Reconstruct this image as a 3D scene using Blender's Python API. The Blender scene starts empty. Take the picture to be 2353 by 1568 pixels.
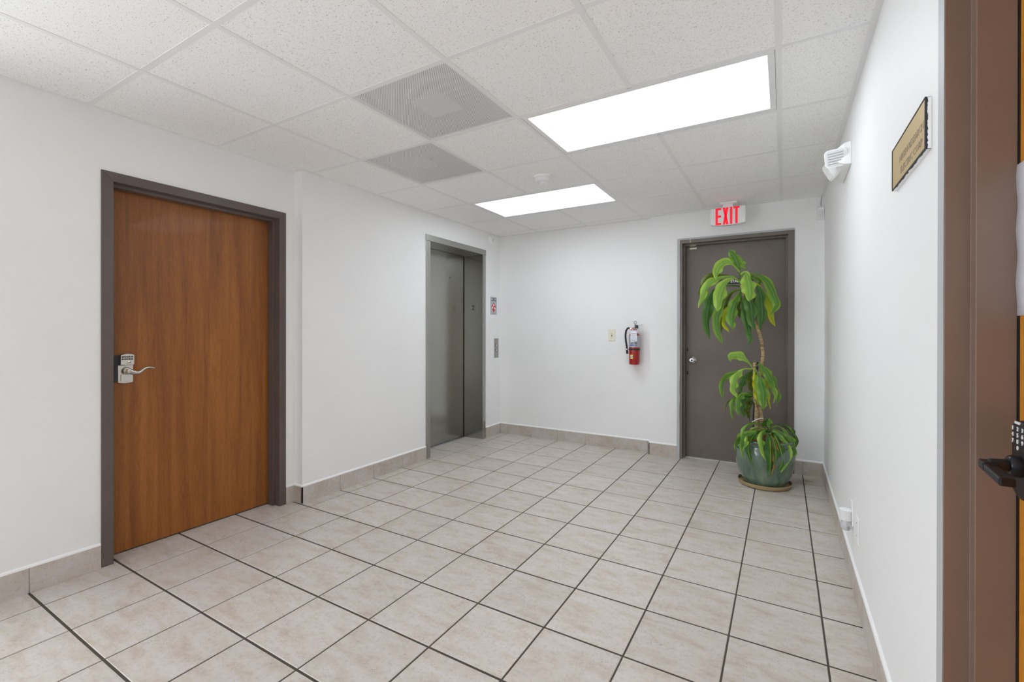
import bpy, bmesh, math, random
from mathutils import Vector, Matrix
random.seed(7)
SC = bpy.context.scene
COL = SC.collection
V = Vector

# ------------------------------------------------------------------ camera
IW, IH = 2353, 1568
FPX, YAW, PCX, PCY, TILT, ROLL = 1051.3, 0.5289, 1185.45, 763.81, -0.0019, 0.0014
CAMZ = 1.2348
_fw = V((-math.sin(YAW), math.cos(YAW), 0)); _rt = V((math.cos(YAW), math.sin(YAW), 0)); _up = V((0, 0, 1))
CF = _fw*math.cos(TILT) + _up*math.sin(TILT); _u2 = _up*math.cos(TILT) - _fw*math.sin(TILT)
CR = _rt*math.cos(ROLL) + _u2*math.sin(ROLL); CU = _u2*math.cos(ROLL) - _rt*math.sin(ROLL)
CP = V((0, 0, CAMZ))
cam = bpy.data.cameras.new('camera'); camo = bpy.data.objects.new('camera', cam); COL.objects.link(camo)
cam.sensor_width = 36; cam.lens = FPX/IW*36; cam.clip_start = 0.02
cam.shift_x = (IW/2 - PCX)/IW; cam.shift_y = (PCY - IH/2)/IW
m = Matrix((CR, CU, -CF)).transposed().to_4x4(); m.translation = CP
camo.matrix_world = m
SC.camera = camo

def ray(u, v): return CF + CR*((u-PCX)/FPX) + CU*((PCY-v)/FPX)
def on_x(u, v, x): d = ray(u, v); return CP + d*(x/d.x)
def on_y(u, v, y): d = ray(u, v); return CP + d*(y/d.y)
def at_depth(u, v, d): return CP + ray(u, v)*d

# ------------------------------------------------------------------ world, light level
W = bpy.data.worlds.new('daylight'); SC.world = W; W.use_nodes = True
bg = W.node_tree.nodes['Background']; bg.inputs[0].default_value = (0.89, 0.95, 1, 1); bg.inputs[1].default_value = 5.7
SC.view_settings.view_transform = 'Standard'; SC.view_settings.look = 'None'
SC.view_settings.exposure = 0.08; SC.view_settings.gamma = 1; SC.view_settings.use_curve_mapping = False
SC.cycles.max_bounces = 16; SC.cycles.diffuse_bounces = 10
LAMP = 6.6          # radiance of the ceiling light lenses

# ------------------------------------------------------------------ materials
def lin(c):
    return tuple(((x/255)/12.92 if x/255 <= .04045 else ((x/255+.055)/1.055)**2.4) for x in c) + (1,)
def mat(name, col, rough=.5, metal=0, spec=.5, coat=0, emit=None, estr=0, linear=False):
    M = bpy.data.materials.new(name); M.use_nodes = True
    b = M.node_tree.nodes['Principled BSDF']
    b.inputs['Base Color'].default_value = (col + (1,)) if linear else lin(col)
    b.inputs['Roughness'].default_value = rough; b.inputs['Metallic'].default_value = metal
    b.inputs['Specular IOR Level'].default_value = spec; b.inputs['Coat Weight'].default_value = coat
    if emit:
        b.inputs['Emission Color'].default_value = lin(emit); b.inputs['Emission Strength'].default_value = estr
    return M
class NT:
    def __init__(s, M): s.M = M; s.t = M.node_tree; s.b = s.t.nodes['Principled BSDF']
    def n(s, typ, **kw):
        x = s.t.nodes.new(typ)
        for k, v in kw.items():
            if k.startswith('_'): setattr(x, k[1:], v)
        for k, v in kw.items():
            if not k.startswith('_'):
                x.inputs[int(k[1:]) if k[0] == 'i' and k[1:].isdigit() else k.replace('__', ' ')].default_value = v
        return x
    def l(s, a, ao, b, bi): s.t.links.new(a.outputs[ao], b.inputs[bi])
    def coords(s, scale=(1, 1, 1), rnd=True, kind='Object'):
        tc = s.n('ShaderNodeTexCoord'); mp = s.n('ShaderNodeMapping'); mp.inputs['Scale'].default_value = scale
        if rnd:
            oi = s.n('ShaderNodeObjectInfo'); ml = s.n('ShaderNodeVectorMath', _operation='SCALE'); 
            cb = s.n('ShaderNodeCombineXYZ', X=37., Y=91., Z=53.)
            s.l(cb, 0, ml, 0); s.l(oi, 'Random', ml, 'Scale')
            ad = s.n('ShaderNodeVectorMath', _operation='ADD'); s.l(tc, kind, ad, 0); s.l(ml, 0, ad, 1); s.l(ad, 0, mp, 0)
        else: s.l(tc, kind, mp, 0)
        return mp
    def noise(s, co, scale, detail=4, rough=.55, dist=0):
        x = s.n('ShaderNodeTexNoise'); x.inputs['Scale'].default_value = scale; x.inputs['Detail'].default_value = detail
        x.inputs['Roughness'].default_value = rough; x.inputs['Distortion'].default_value = dist
        s.l(co, 0, x, 'Vector'); return x
    def ramp(s, src, out, stops):
        r = s.n('ShaderNodeValToRGB'); s.l(src, out, r, 0)
        e = r.color_ramp.elements
        while len(e) > 1: e.remove(e[-1])
        e[0].position, e[0].color = stops[0]
        for p, c in stops[1:]: k = e.new(p); k.color = c
        return r
    def mix(s, a, ao, b, bo, fac=.5, blend='MIX', fsrc=None):
        x = s.n('ShaderNodeMix', _data_type='RGBA', _blend_type=blend); x.inputs[0].default_value = fac
        if fsrc: s.l(fsrc[0], fsrc[1], x, 0)
        if isinstance(a, tuple): x.inputs[6].default_value = a
        else: s.l(a, ao, x, 6)
        if isinstance(b, tuple): x.inputs[7].default_value = b
        else: s.l(b, bo, x, 7)
        return x
    def bump(s, src, out, strength=.2, dist=.002):
        x = s.n('ShaderNodeBump'); x.inputs['Strength'].default_value = strength; x.inputs['Distance'].default_value = dist
        s.l(src, out, x, 'Height'); s.l(x, 0, s.b, 'Normal'); return x
    def col(s, x, o): s.l(x, o, s.b, 'Base Color')
def g(v): return (v, v, v, 1)

def m_paint(name, col, rough=.55, bump=.06):
    M = mat(name, col, rough, spec=.35); N = NT(M); c = N.coords(rnd=False)
    a = N.noise(c, 260, 3); N.bump(a, 0, bump, .0006)
    b = N.noise(c, 1.3, 3); r = N.ramp(b, 0, [(.3, g(.965)), (.7, g(1))])
    x = N.mix(lin(col), 0, r, 0, 1, 'MULTIPLY'); N.col(x, 2)
    return M
WALL = m_paint('wall_paint', (241, 241, 241))
CAULK = mat('white_caulk', (244, 244, 244), .45)
def m_tile(name, wall=False, k_=1.0):
    M = mat(name, (180, 170, 160), .42, spec=.45); N = NT(M); c = N.coords((1, 1, 1))
    cs = N.coords((1.0, 2.4, 2.4) if not wall else (1, 1, 1))
    a = N.noise(cs, 7, 6, .62, .4); r = N.ramp(a, 0, [(.28, lin((188, 174, 158))), (.48, lin((204, 195, 186))), (.72, lin((212, 205, 204)))])
    b = N.noise(c, 55, 5, .7); r2 = N.ramp(b, 0, [(.32, g(.80)), (.5, g(1))])
    x = N.mix(r, 0, r2, 0, .8, 'MULTIPLY')
    d = N.noise(c, 190, 2, .6); e = N.noise(c, 11, 3)
    rd = N.ramp(d, 0, [(.30, g(1)), (.36, g(0))]); re = N.ramp(e, 0, [(.5, g(0)), (.62, g(1))])
    k = N.mix(rd, 0, re, 0, 1, 'MULTIPLY')
    y = N.mix(x, 2, lin((118, 106, 94)), 0, fsrc=(k, 2)); 
    oi = N.n('ShaderNodeObjectInfo'); ro = N.ramp(oi, 'Random', [(0, g(.93*k_)), (1, g(k_))])
    z = N.mix(y, 2, ro, 0, 1, 'MULTIPLY')
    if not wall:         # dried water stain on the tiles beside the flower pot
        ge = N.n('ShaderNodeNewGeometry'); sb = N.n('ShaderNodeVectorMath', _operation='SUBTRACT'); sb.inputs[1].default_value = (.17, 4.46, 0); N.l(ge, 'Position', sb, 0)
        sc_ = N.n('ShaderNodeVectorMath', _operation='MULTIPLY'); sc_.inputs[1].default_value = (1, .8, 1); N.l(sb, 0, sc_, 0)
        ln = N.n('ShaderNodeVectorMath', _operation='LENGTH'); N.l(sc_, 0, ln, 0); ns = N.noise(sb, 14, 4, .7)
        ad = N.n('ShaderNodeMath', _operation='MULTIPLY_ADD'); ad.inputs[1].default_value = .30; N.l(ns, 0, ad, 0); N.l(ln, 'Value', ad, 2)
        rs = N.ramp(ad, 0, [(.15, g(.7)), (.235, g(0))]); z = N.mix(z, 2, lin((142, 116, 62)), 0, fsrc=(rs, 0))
    N.col(z, 2); N.bump(b, 0, .12, .001)
    return M
TILE = m_tile('floor_tile_ceramic'); BTILE = m_tile('baseboard_tile_ceramic', True, .93)
GROUT = mat('grout', (84, 77, 71), .9, spec=.1)
def m_acoustic():
    M = mat('acoustic_panel', (246, 246, 245), .9, spec=.1); N = NT(M); c = N.coords((1, 1.9, 1))
    a = N.noise(c, 135, 2, .5, .7); r = N.ramp(a, 0, [(.31, g(.55)), (.37, g(1))])
    b = N.noise(c, 190, 2, .5); r2 = N.ramp(b, 0, [(.28, g(.62)), (.36, g(1))])
    x = N.mix(r, 0, r2, 0, 1, 'MULTIPLY'); y = N.mix(lin((246, 246, 245)), 0, x, 2, 1, 'MULTIPLY'); N.col(y, 2)
    N.bump(x, 2, .5, .002); return M
ACOU = m_acoustic()
GRIDM = mat('white_grid_metal', (234, 234, 234), .45)
LENS = mat('light_lens', (255, 255, 255), .5, emit=(238, 247, 255), estr=LAMP)
WHITEP = mat('white_plastic', (240, 240, 240), .38)
OFFW = mat('offwhite_plastic', (225, 226, 228), .4)
DARKG = mat('dark_grey', (52, 52, 54), .6)
BLACKP = mat('black_plastic', (22, 22, 26), .32)
BLACKM = mat('black_lock_metal', (28, 28, 36), .28, .35)
NICKEL = mat('satin_nickel', (205, 200, 192), .28, 1)
CHROME = mat('chrome', (215, 215, 215), .12, 1)
ALUM = mat('aluminium', (185, 187, 190), .35, .9)
IVORY = mat('ivory_plastic', (228, 226, 206), .4)
def m_painted_metal(name, col, rough=.35):
    M = mat(name, col, rough, spec=.5); N = NT(M); c = N.coords(rnd=False)
    a = N.noise(c, 4, 4); r = N.ramp(a, 0, [(.3, g(.90)), (.7, g(1.05))])
    x = N.mix(lin(col), 0, r, 0, 1, 'MULTIPLY')
    d = N.noise(c, 30, 4, .7); rd = N.ramp(d, 0, [(.765, g(0)), (.785, g(1))])
    y = N.mix(x, 2, lin((196, 178, 156)), 0, fsrc=(rd, 0)); N.col(y, 2)
    b = N.noise(c, 420, 2); N.bump(b, 0, .08, .0005); return M
FRAME_L = m_painted_metal('brown_frame_paint', (96, 84, 80), .3)
FRAME_B = m_painted_metal('brown_exit_paint', (113, 103, 95), .38)
FRAME_R = m_painted_metal('brown_frame_paint_warm', (130, 109, 96), .36)
GREYPAINT = m_paint('grey_overpaint', (186, 188, 190), .5)
def m_wood(name, dark, mid, light, rough=.38, sc=1.0):
    M = mat(name, mid, rough, spec=.35, coat=.04); N = NT(M); c = N.coords((11*sc, 11*sc, .5*sc), rnd=False)
    a = N.noise(c, 1.6, 6, .65, .8); r = N.ramp(a, 0, [(.28, lin(dark)), (.5, lin(mid)), (.74, lin(light))])
    c2 = N.coords((110*sc, 110*sc, 5*sc), rnd=False); b = N.noise(c2, 4, 4, .75); r2 = N.ramp(b, 0, [(.33, g(.62)), (.55, g(1.05))])
    x = N.mix(r, 0, r2, 0, .8, 'MULTIPLY')
    c3 = N.coords((3.4*sc, 3.4*sc, .38*sc), rnd=False); d = N.noise(c3, 1.5, 2, .5, .2)
    wv = N.n('ShaderNodeMath', _operation='MULTIPLY'); wv.inputs[1].default_value = 30; N.l(d, 0, wv, 0)
    fr = N.n('ShaderNodeMath', _operation='FRACT'); N.l(wv, 0, fr, 0)
    r3 = N.ramp(fr, 0, [(0, g(.80)), (.10, g(1)), (1, g(.97))])
    y = N.mix(x, 2, r3, 0, .55, 'MULTIPLY'); N.col(y, 2); N.bump(b, 0, .07, .0006); return M
WOOD = m_wood('walnut_veneer', (124, 72, 32), (150, 91, 39), (171, 108, 50))
WOOD_R = m_wood('orange_oak_veneer', (196, 122, 32), (214, 140, 42), (226, 154, 58), .4)
def m_steel(name, col, rough=.3):
    M = mat(name, col, rough, 1); N = NT(M); c = N.coords((300, 300, 2), rnd=False)
    a = N.noise(c, 3, 3); r = N.ramp(a, 0, [(.2, g(.92)), (.8, g(1))]); x = N.mix(lin(col), 0, r, 0, 1, 'MULTIPLY'); N.col(x, 2)
    N.b.inputs['Anisotropic'].default_value = .25
    return M
STEEL = m_steel('brushed_steel', (172, 172, 167), .2)
STEEL_F = m_steel('brushed_steel_face', (178, 178, 172), .38)
RED = mat('extinguisher_red', (166, 12, 10), .25, coat=.5)
LABEL = mat('silver_label', (186, 190, 198), .45, .2)
PRINT = mat('dark_print', (70, 72, 82), .6)
BLUEP = mat('blue_print', (52, 96, 190), .5)
YELP = mat('yellow_sticker', (236, 222, 110), .5)
PAPER = mat('paper', (232, 234, 244), .6)
REDP = mat('red_print', (205, 52, 42), .5)
EXITR = mat('exit_red', (232, 24, 48), .5, emit=(240, 20, 48), estr=.5)
GOLD = mat('brass_plate', (196, 172, 122), .42, .35)
ENGRAVE = mat('engraving', (160, 144, 122), .6)
NAVY = mat('dark_navy_edge', (48, 54, 76), .4)
TERRA = mat('terracotta', (150, 82, 54), .8)
SOIL = mat('soil', (58, 44, 34), .95)
CLEAR = mat('clear_plastic', (238, 240, 242), .08)
CLEAR.node_tree.nodes['Principled BSDF'].inputs['Transmission Weight'].default_value = .75
def m_glaze():
    M = mat('green_glaze', (112, 134, 116), .14, spec=.6, coat=.5); N = NT(M); c = N.coords((6, 6, .9), rnd=False)
    a = N.noise(c, 3.2, 5, .65, .5); r = N.ramp(a, 0, [(.25, lin((66, 86, 70))), (.5, lin((94, 116, 98))), (.75, lin((128, 144, 126)))]); N.col(r, 0)
    b = N.noise(c, 9, 3); N.bump(b, 0, .08, .003); return M
GLAZE = m_glaze()
SAUC = mat('saucer_clay', (166, 146, 108), .45)
def m_bark():
    M = mat('cane_bark', (176, 152, 112), .85, spec=.2); N = NT(M); c = N.coords((3, 3, 24), rnd=False)
    a = N.noise(c, 5, 4, .6, .5); r = N.ramp(a, 0, [(.35, lin((112, 90, 62))), (.52, lin((178, 154, 114))), (.75, lin((204, 184, 144)))]); N.col(r, 0); N.bump(a, 0, .5, .004); return M
BARK = m_bark()
def m_leaf(name, edge, body, mid, wmid=.1):
    M = mat(name, body, .34, spec=.5); N = NT(M)
    uv = N.n('ShaderNodeUVMap'); sp = N.n('ShaderNodeSeparateXYZ'); N.l(uv, 0, sp, 0)
    r = N.ramp(sp, 0, [(0, lin(edge)), (.16, lin(edge)), (.34, lin(body)), (.5-wmid, lin(body)), (.5, lin(mid)), (.5+wmid, lin(body)), (.66, lin(body)), (.84, lin(edge)), (1, lin(edge))])
    mp = N.n('ShaderNodeMapping'); mp.inputs['Scale'].default_value = (22, 1.6, 1); N.l(uv, 0, mp, 0)
    a = N.noise(mp, 1.5, 3); r2 = N.ramp(a, 0, [(.3, g(.78)), (.7, g(1.12))])
    x = N.mix(r, 0, r2, 0, 1, 'MULTIPLY')
    N.col(x, 2); N.bump(a, 0, .15, .002)
    tr = N.n('ShaderNodeBsdfTranslucent'); N.l(x, 2, tr, 0); ms = N.n('ShaderNodeMixShader'); ms.inputs[0].default_value = .22
    out = N.t.nodes['Material Output']; N.l(N.b, 0, ms, 1); N.l(tr, 0, ms, 2); N.l(ms, 0, out, 0)
    return M
LF = dict(
    green=m_leaf('leaf_green', (128, 168, 54), (82, 132, 44), (118, 160, 84)),
    light=m_leaf('leaf_light', (168, 204, 80), (128, 176, 64), (156, 194, 108)),
    dark=m_leaf('leaf_dark', (84, 128, 46), (54, 98, 38), (92, 134, 74)),
    olive=m_leaf('leaf_olive', (112, 130, 40), (86, 108, 34), (104, 124, 46)),
    yellow=m_leaf('leaf_yellow', (206, 204, 30), (168, 192, 36), (186, 198, 44)),
    stripe=m_leaf('leaf_striped', (58, 104, 40), (62, 112, 38), (172, 200, 60), .07),
    brown=m_leaf('leaf_brown', (168, 118, 34), (176, 124, 36), (150, 100, 40)))

# ------------------------------------------------------------------ mesh helpers
class MB:
    def __init__(s): s.v = []; s.f = []; s.mi = []; s.uv = None
    def add(s, vs, fs, mi=0):
        o = len(s.v); s.v += [tuple(x) for x in vs]; s.f += [tuple(i+o for i in f) for f in fs]; s.mi += [mi]*len(fs); return s
    def box(s, a, b, mi=0):
        (x0, y0, z0), (x1, y1, z1) = a, b
        x0, x1 = min(x0, x1), max(x0, x1); y0, y1 = min(y0, y1), max(y0, y1); z0, z1 = min(z0, z1), max(z0, z1)
        return s.add([(x0, y0, z0), (x1, y0, z0), (x1, y1, z0), (x0, y1, z0), (x0, y0, z1), (x1, y0, z1), (x1, y1, z1), (x0, y1, z1)],
            [(0, 3, 2, 1), (4, 5, 6, 7), (0, 1, 5, 4), (1, 2, 6, 5), (2, 3, 7, 6), (3, 0, 4, 7)], mi)
    def prism(s, pts, off, mi=0):      # polygon pts swept by the vector off
        n = len(pts); off = V(off)
        return s.add([V(p) for p in pts] + [V(p)+off for p in pts], [tuple(range(n))[::-1], tuple(range(n, 2*n))] + [(i, (i+1) % n, n+(i+1) % n, n+i) for i in range(n)], mi)
    def loft(s, rings, cap=True, mi=0):
        n = len(rings[0]); vs = [p for r in rings for p in r]; fs = []
        for k in range(len(rings)-1):
            for i in range(n): fs.append((k*n+i, k*n+(i+1) % n, (k+1)*n+(i+1) % n, (k+1)*n+i))
        if cap: fs += [tuple(range(n))[::-1], tuple(range((len(rings)-1)*n, len(rings)*n))]
        return s.add(vs, fs, mi)
    def tube(s, path, rad, n=10, mi=0):
        path = [V(p) for p in path]; rads = rad if isinstance(rad, (list, tuple)) else [rad]*len(path)
        rings = []; ref = None
        for k, p in enumerate(path):
            t = (path[min(k+1, len(path)-1)] - path[max(k-1, 0)]).normalized()
            if ref is None: ref = t.orthogonal().normalized()
            ref = (ref - t*ref.dot(t)).normalized(); b = t.cross(ref)
            rings.append([p + (ref*math.cos(2*math.pi*i/n) + b*math.sin(2*math.pi*i/n))*rads[k] for i in range(n)])
        return s.loft(rings, True, mi)
    def lathe(s, prof, c=(0, 0, 0), axis=(0, 0, 1), n=32, mi=0, cap=True, ell=1.0):
        ax = V(axis).normalized(); r0 = V((1, 0, 0)) if abs(ax.z) > .5 else V((0, 0, 1)); r0 = (r0-ax*r0.dot(ax)).normalized(); r1 = ax.cross(r0); c = V(c)
        rings = [[c + ax*h + (r0*math.cos(2*math.pi*i/n) + r1*math.sin(2*math.pi*i/n)*ell)*max(r, 1e-5) for i in range(n)] for r, h in prof]
        return s.loft(rings, cap, mi)
    def build(s, name, mats, parent=None, smooth=False, bevel=0, fixn=True, angle=40):
        me = bpy.data.meshes.new(name); me.from_pydata(s.v, [], s.f)
        if fixn:
            bm = bmesh.new(); bm.from_mesh(me); bmesh.ops.recalc_face_normals(bm, faces=bm.faces); bm.to_mesh(me); bm.free()
        for mm in (mats if isinstance(mats, (list, tuple)) else [mats]): me.materials.append(mm)
        if any(s.mi):
            for p, k in zip(me.polygons, s.mi): p.material_index = k
        if smooth:
            me.shade_smooth()
            try: me.set_sharp_from_angle(angle=math.radians(angle))
            except Exception: pass
        return link(name, me, parent, bevel)
def link(name, me, parent=None, bevel=0):
    o = bpy.data.objects.new(name, me); COL.objects.link(o)
    if bevel:
        b = o.modifiers.new('bevel', 'BEVEL'); b.width = bevel; b.segments = 2; b.limit_method = 'ANGLE'; b.angle_limit = math.radians(40)
    if parent: put(o, parent)
    return o
def put(o, parent):
    o.parent = parent
    o.matrix_parent_inverse = Matrix.Translation(-world_loc(parent))
def world_loc(o):
    l = V(o.location); 
    if o.parent: l = l if o.parent is None else l
    return l
def empty(name, loc=(0, 0, 0)):
    o = bpy.data.objects.new(name, None); COL.objects.link(o); o.location = loc; o.empty_display_size = .05; return o
def tag(o, label=None, cat=None, group=None, kind=None):
    if label: o['label'] = label
    if cat: o['category'] = cat
    if group: o['group'] = group
    if kind: o['kind'] = kind
    return o
def box(name, a, b, M, parent=None, bevel=0): return MB().box(a, b).build(name, M, parent, bevel=bevel)
def text(name, body, size, M, origin, right, up, parent=None, align='CENTER', depth=.0006, bold=.0, sx=1.0):
    cu = bpy.data.curves.new(name, 'FONT'); cu.body = body; cu.size = size; cu.align_x = align; cu.align_y = 'CENTER'; cu.extrude = depth; cu.offset = bold; cu.resolution_u = 2
    tmp = bpy.data.objects.new(name+'_tmp', cu); COL.objects.link(tmp)
    dg = bpy.context.evaluated_depsgraph_get(); me = bpy.data.meshes.new_from_object(tmp.evaluated_get(dg))
    bpy.data.objects.remove(tmp); bpy.data.curves.remove(cu)
    r = V(right).normalized(); u = V(up).normalized(); nn = r.cross(u)
    T = Matrix((r*sx, u, nn)).transposed().to_4x4(); T.translation = V(origin)
    me.transform(T); me.materials.clear(); me.materials.append(M); me.name = name
    return link(name, me, parent)

# ------------------------------------------------------------------ room dimensions
XL, XE, YB, YR, XR = -3.0676, -2.9765, 4.7185, 4.6562, 0.2987
ZC = 2.3855
YF = -1.9                                  # wall behind the camera
YJ = 2.058                                 # where the left wall steps out
XN = -1.160                                # where the back wall steps out
TX0, TPX, TY0, TPY = -2.8721, .3354, .3661, .3353
GX0, GY0, GP = -2.458, .9151, .6096

# walls
w = MB(); WY0, WY1 = YF+.05, .15            # unseen window, assumed, added in the left wall to let daylight in
w.box((XL-.15, YF, 0), (XL, WY0, ZC+.1)); w.box((XL-.15, WY0, 0), (XL, WY1, .1)); w.box((XL-.15, WY0, 2.25), (XL, WY1, ZC+.1)); w.box((XL-.15, WY1, 0), (XL, .99, ZC+.1)); w.box((XL-.15, .99, 2.05), (XL, 1.962, ZC+.1)); w.box((XL-.15, 1.962, 0), (XL, YJ, ZC+.1))
w.box((XE-.42, YJ, 0), (XE, 3.40, ZC+.1)); w.box((XE-.42, 3.40, 2.16), (XE, 4.36, ZC+.1)); w.box((XE-.42, 4.36, 0), (XE, YB, ZC+.1))
tag(w.build('wall_left', WALL), 'white painted wall holding the wooden door and the elevator', kind='structure')
w = MB()
w.box((XE-.42, YB, 0), (XN, YB+.3, ZC+.1)); w.box((XN, YR, 0), (-.868, YB+.3, ZC+.1)); w.box((-.868, YR, 2.11), (.058, YB+.3, ZC+.1)); w.box((.058, YR, 0), (XR+.2, YB+.3, ZC+.1))
tag(w.build('wall_back', WALL), 'white painted wall with the fire extinguisher and the brown exit door', kind='structure')
w = MB()
w.box((XR, 1.312, 0), (XR+.2, YR, ZC+.1)); w.box((XR, .37, 2.10), (XR+.2, 1.312, ZC+.1)); w.box((XR, YF, 0), (XR+.2, .37, ZC+.1))
tag(w.build('wall_right', WALL), 'white painted wall with the emergency light and the brass plaque', kind='structure')
tag(MB().box((XL-.15, YF-.15, 0), (XR+.2, YF, ZC+.1)).build('wall_front', WALL), 'white painted wall behind the viewer', kind='structure')
w = MB()
for y in (WY0, (WY0+WY1)/2-.025, WY1-.05): w.box((XL-.10, y, .1), (XL-.04, y+.05, 2.25))
for z in (.1, 2.2): w.box((XL-.10, WY0+.05, z), (XL-.04, WY1-.05, z+.05))
tag(w.build('added_window_1', ALUM), 'added aluminium framed window out of view, letting daylight in', kind='structure')

# floor: grout bed with single tiles
fl = MB()
fl.box((XL-.55, YF-.15, -.12), (XR+.3, YB+.4, -.0022))
floor = tag(fl.build('floor', GROUT), 'beige ceramic tile floor with dark grout joints', kind='structure')
def bevel_tile(x0, x1, y0, y1, z0=-.009, z1=0, b=.0025):
    return ([(x0, y0, z0), (x1, y0, z0), (x1, y1, z0), (x0, y1, z0), (x0, y0, z1-b), (x1, y0, z1-b), (x1, y1, z1-b), (x0, y1, z1-b),
             (x0+b, y0+b, z1), (x1-b, y0+b, z1), (x1-b, y1-b, z1), (x0+b, y1-b, z1)],
            [(4, 5, 9, 8), (5, 6, 10, 9), (6, 7, 11, 10), (7, 4, 8, 11), (8, 9, 10, 11), (0, 1, 5, 4), (1, 2, 6, 5), (2, 3, 7, 6), (3, 0, 4, 7)])
full_tile = None
def floor_tile(x0, x1, y0, y1):
    global full_tile
    if x1-x0 < .012 or y1-y0 < .012: return
    cx, cy = (x0+x1)/2, (y0+y1)/2; fullsize = abs(x1-x0-(TPX-.006)) < 1e-4 and abs(y1-y0-(TPY-.0088)) < 1e-4
    if fullsize and full_tile: me = full_tile
    else:
        me = bpy.data.meshes.new('tile'); vs, fs = bevel_tile(x0-cx, x1-cx, y0-cy, y1-cy); me.from_pydata(vs, [], fs); me.materials.append(TILE)
        if fullsize: full_tile = me
    o = link('tile', me, floor); o.location = (cx, cy, random.uniform(-.0005, .0003))
for i in range(-1, 10):
    for j in range(-7, 14):
        x0, x1 = TX0+TPX*i+.003, TX0+TPX*(i+1)-.003; y0, y1 = TY0+TPY*j+.0044, TY0+TPY*(j+1)-.0044
        ya = max(y0, YF); yb = y1
        if i == -1:      # strip along the left wall, running on into the door and elevator recesses
            floor_tile(x0, x1, ya, min(yb, YB-.004))
        else:
            lim = YB-.004 if x0 < XN else (YR-.004 if not (-.843 < (x0+x1)/2 < .035) else 4.768)
            floor_tile(x0, min(x1, XR-.004), ya, min(yb, lim))

# baseboards
def baseboard(name, label, runs):
    root = tag(empty(name, (runs[0][0][0], runs[0][0][1], 0)), label, kind='structure')
    H0 = .118; T = .0105
    for (ax, ay), (bx, by), nrm, along in runs:
        a = V((ax, ay, 0)); b = V((bx, by, 0)); d = (b-a); L = d.length; d.normalize(); n = V((nrm[0], nrm[1], 0))
        c0, p0 = (TX0, TPX) if along == 'x' else (TY0, TPY)
        comp = 0 if along == 'x' else 1
        cuts = [0, L]; k = -10
        while k < 25:
            s = ((c0+p0*k) - a[comp])*(1 if d[comp] > 0 else -1)
            if .02 < s < L-.02: cuts.append(s)
            k += 1
        cuts.sort()
        for s0, s1 in zip(cuts, cuts[1:]):
            g0 = .0018 if s0 > 0 else 0; g1 = .0018 if s1 < L else 0
            p = a+d*(s0+g0); q = a+d*(s1-g1)
            m_ = MB(); c = .002
            m_.prism([p, p+n*T, p+n*T+V((0, 0, H0-c)), p+n*(T-c)+V((0, 0, H0)), p+V((0, 0, H0))], q-p)
            m_.build('tile', BTILE, root)
        mb = MB(); mb.prism([a, a+n*(T-.003), a+n*(T-.003)+V((0, 0, H0-.003)), a+V((0, 0, H0-.003))], b-a); mb.build('mortar', GREYPAINT, root)
        mb = MB(); mb.prism([a+V((0, 0, H0)), a+n*(T-.001)+V((0, 0, H0)), a+n*(T-.003)+V((0, 0, H0+.008)), a+n*.002+V((0, 0, H0+.013)), a+V((0, 0, H0+.013))], b-a)
        mb.build('caulk_bead', CAULK, root)
    return root
baseboard('baseboard_left', 'beige tile baseboard with white caulk along the wooden door wall', [
    ((XL, YF), (XL, .964), (1, 0), 'y'), ((XL, 1.99), (XL, YJ), (1, 0), 'y'), ((XL, YJ), (XE+.0105, YJ), (0, -1), 'x'),
    ((XE, YJ-.0105), (XE, 3.368), (1, 0), 'y'), ((XE, 4.392), (XE, YB), (1, 0), 'y')])
baseboard('baseboard_back', 'beige tile baseboard with white caulk under the fire extinguisher', [
    ((XE, YB), (XN, YB), (0, -1), 'x'), ((XN, YB-.0105), (XN, YR-.0105), (-1, 0), 'y'), ((XN, YR), (-.896, YR), (0, -1), 'x'), ((.086, YR), (XR, YR), (0, -1), 'x')])
baseboard('baseboard_right', 'beige tile baseboard with white caulk along the emergency light wall', [((XR, 1.342), (XR, YR), (-1, 0), 'y')])

# ceiling: deck, grid bars, acoustic panels
ceil = tag(MB().box((XL-.5, YF-.15, ZC+.10), (XR+.3, YB+.3, ZC+.2)).build('ceiling', WALL), 'suspended ceiling of white acoustic panels in a metal grid', kind='structure')
LIGHTS = [(2, 4, 2), (0, 2, 4)]            # column from, column to, row
VENTS = [(1, 1), (0, 2)]
def gx(i): return max(GX0+GP*i, XL) if i < 5 else XR
def gy(j): return max(GY0+GP*j, YF) if j < 7 else YB
cols = range(-1, 5); rows = range(-5, 7)
occupied = {(i, r) for a, b, r in LIGHTS for i in range(a, b)} | set(VENTS)
T2 = .012
for i in cols:
    for j in rows:
        if (i, j) in occupied: continue
        x0, x1, y0, y1 = gx(i), gx(i+1), gy(j), gy(j+1)
        xm = XE if (y0+y1)/2 > YJ-.2 else XL
        x0 = max(x0, XL)
        if x1-x0 < .03 or y1-y0 < .03: continue
        e = .009
        pieces = [(x0, y0, y1)]
        if i == -1:
            if y1 <= YJ: pieces = [(XL, y0, y1)]
            elif y0 >= YJ: pieces = [(XE, y0, y1)]
            else: pieces = None
        if pieces:
            for px, py0, py1 in pieces:
                o = MB().box((px+e, py0+e, ZC+.0018), (x1-e, py1-e, ZC+.018)).build('ceiling_panel', ACOU, ceil)
        else:        # panel notched round the wall step
            m_ = MB(); z = ZC+.0018
            m_.prism([(x0+e, y0+e, z), (x1-e, y0+e, z), (x1-e, y1-e, z), (XE+e, y1-e, z), (XE+e, YJ, z), (x0+e, YJ, z)], (0, 0, .0145)); m_.build('ceiling_panel', ACOU, ceil)
inner = {(3, 2), (1, 4)}                   # grid lines that run under a light
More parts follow.
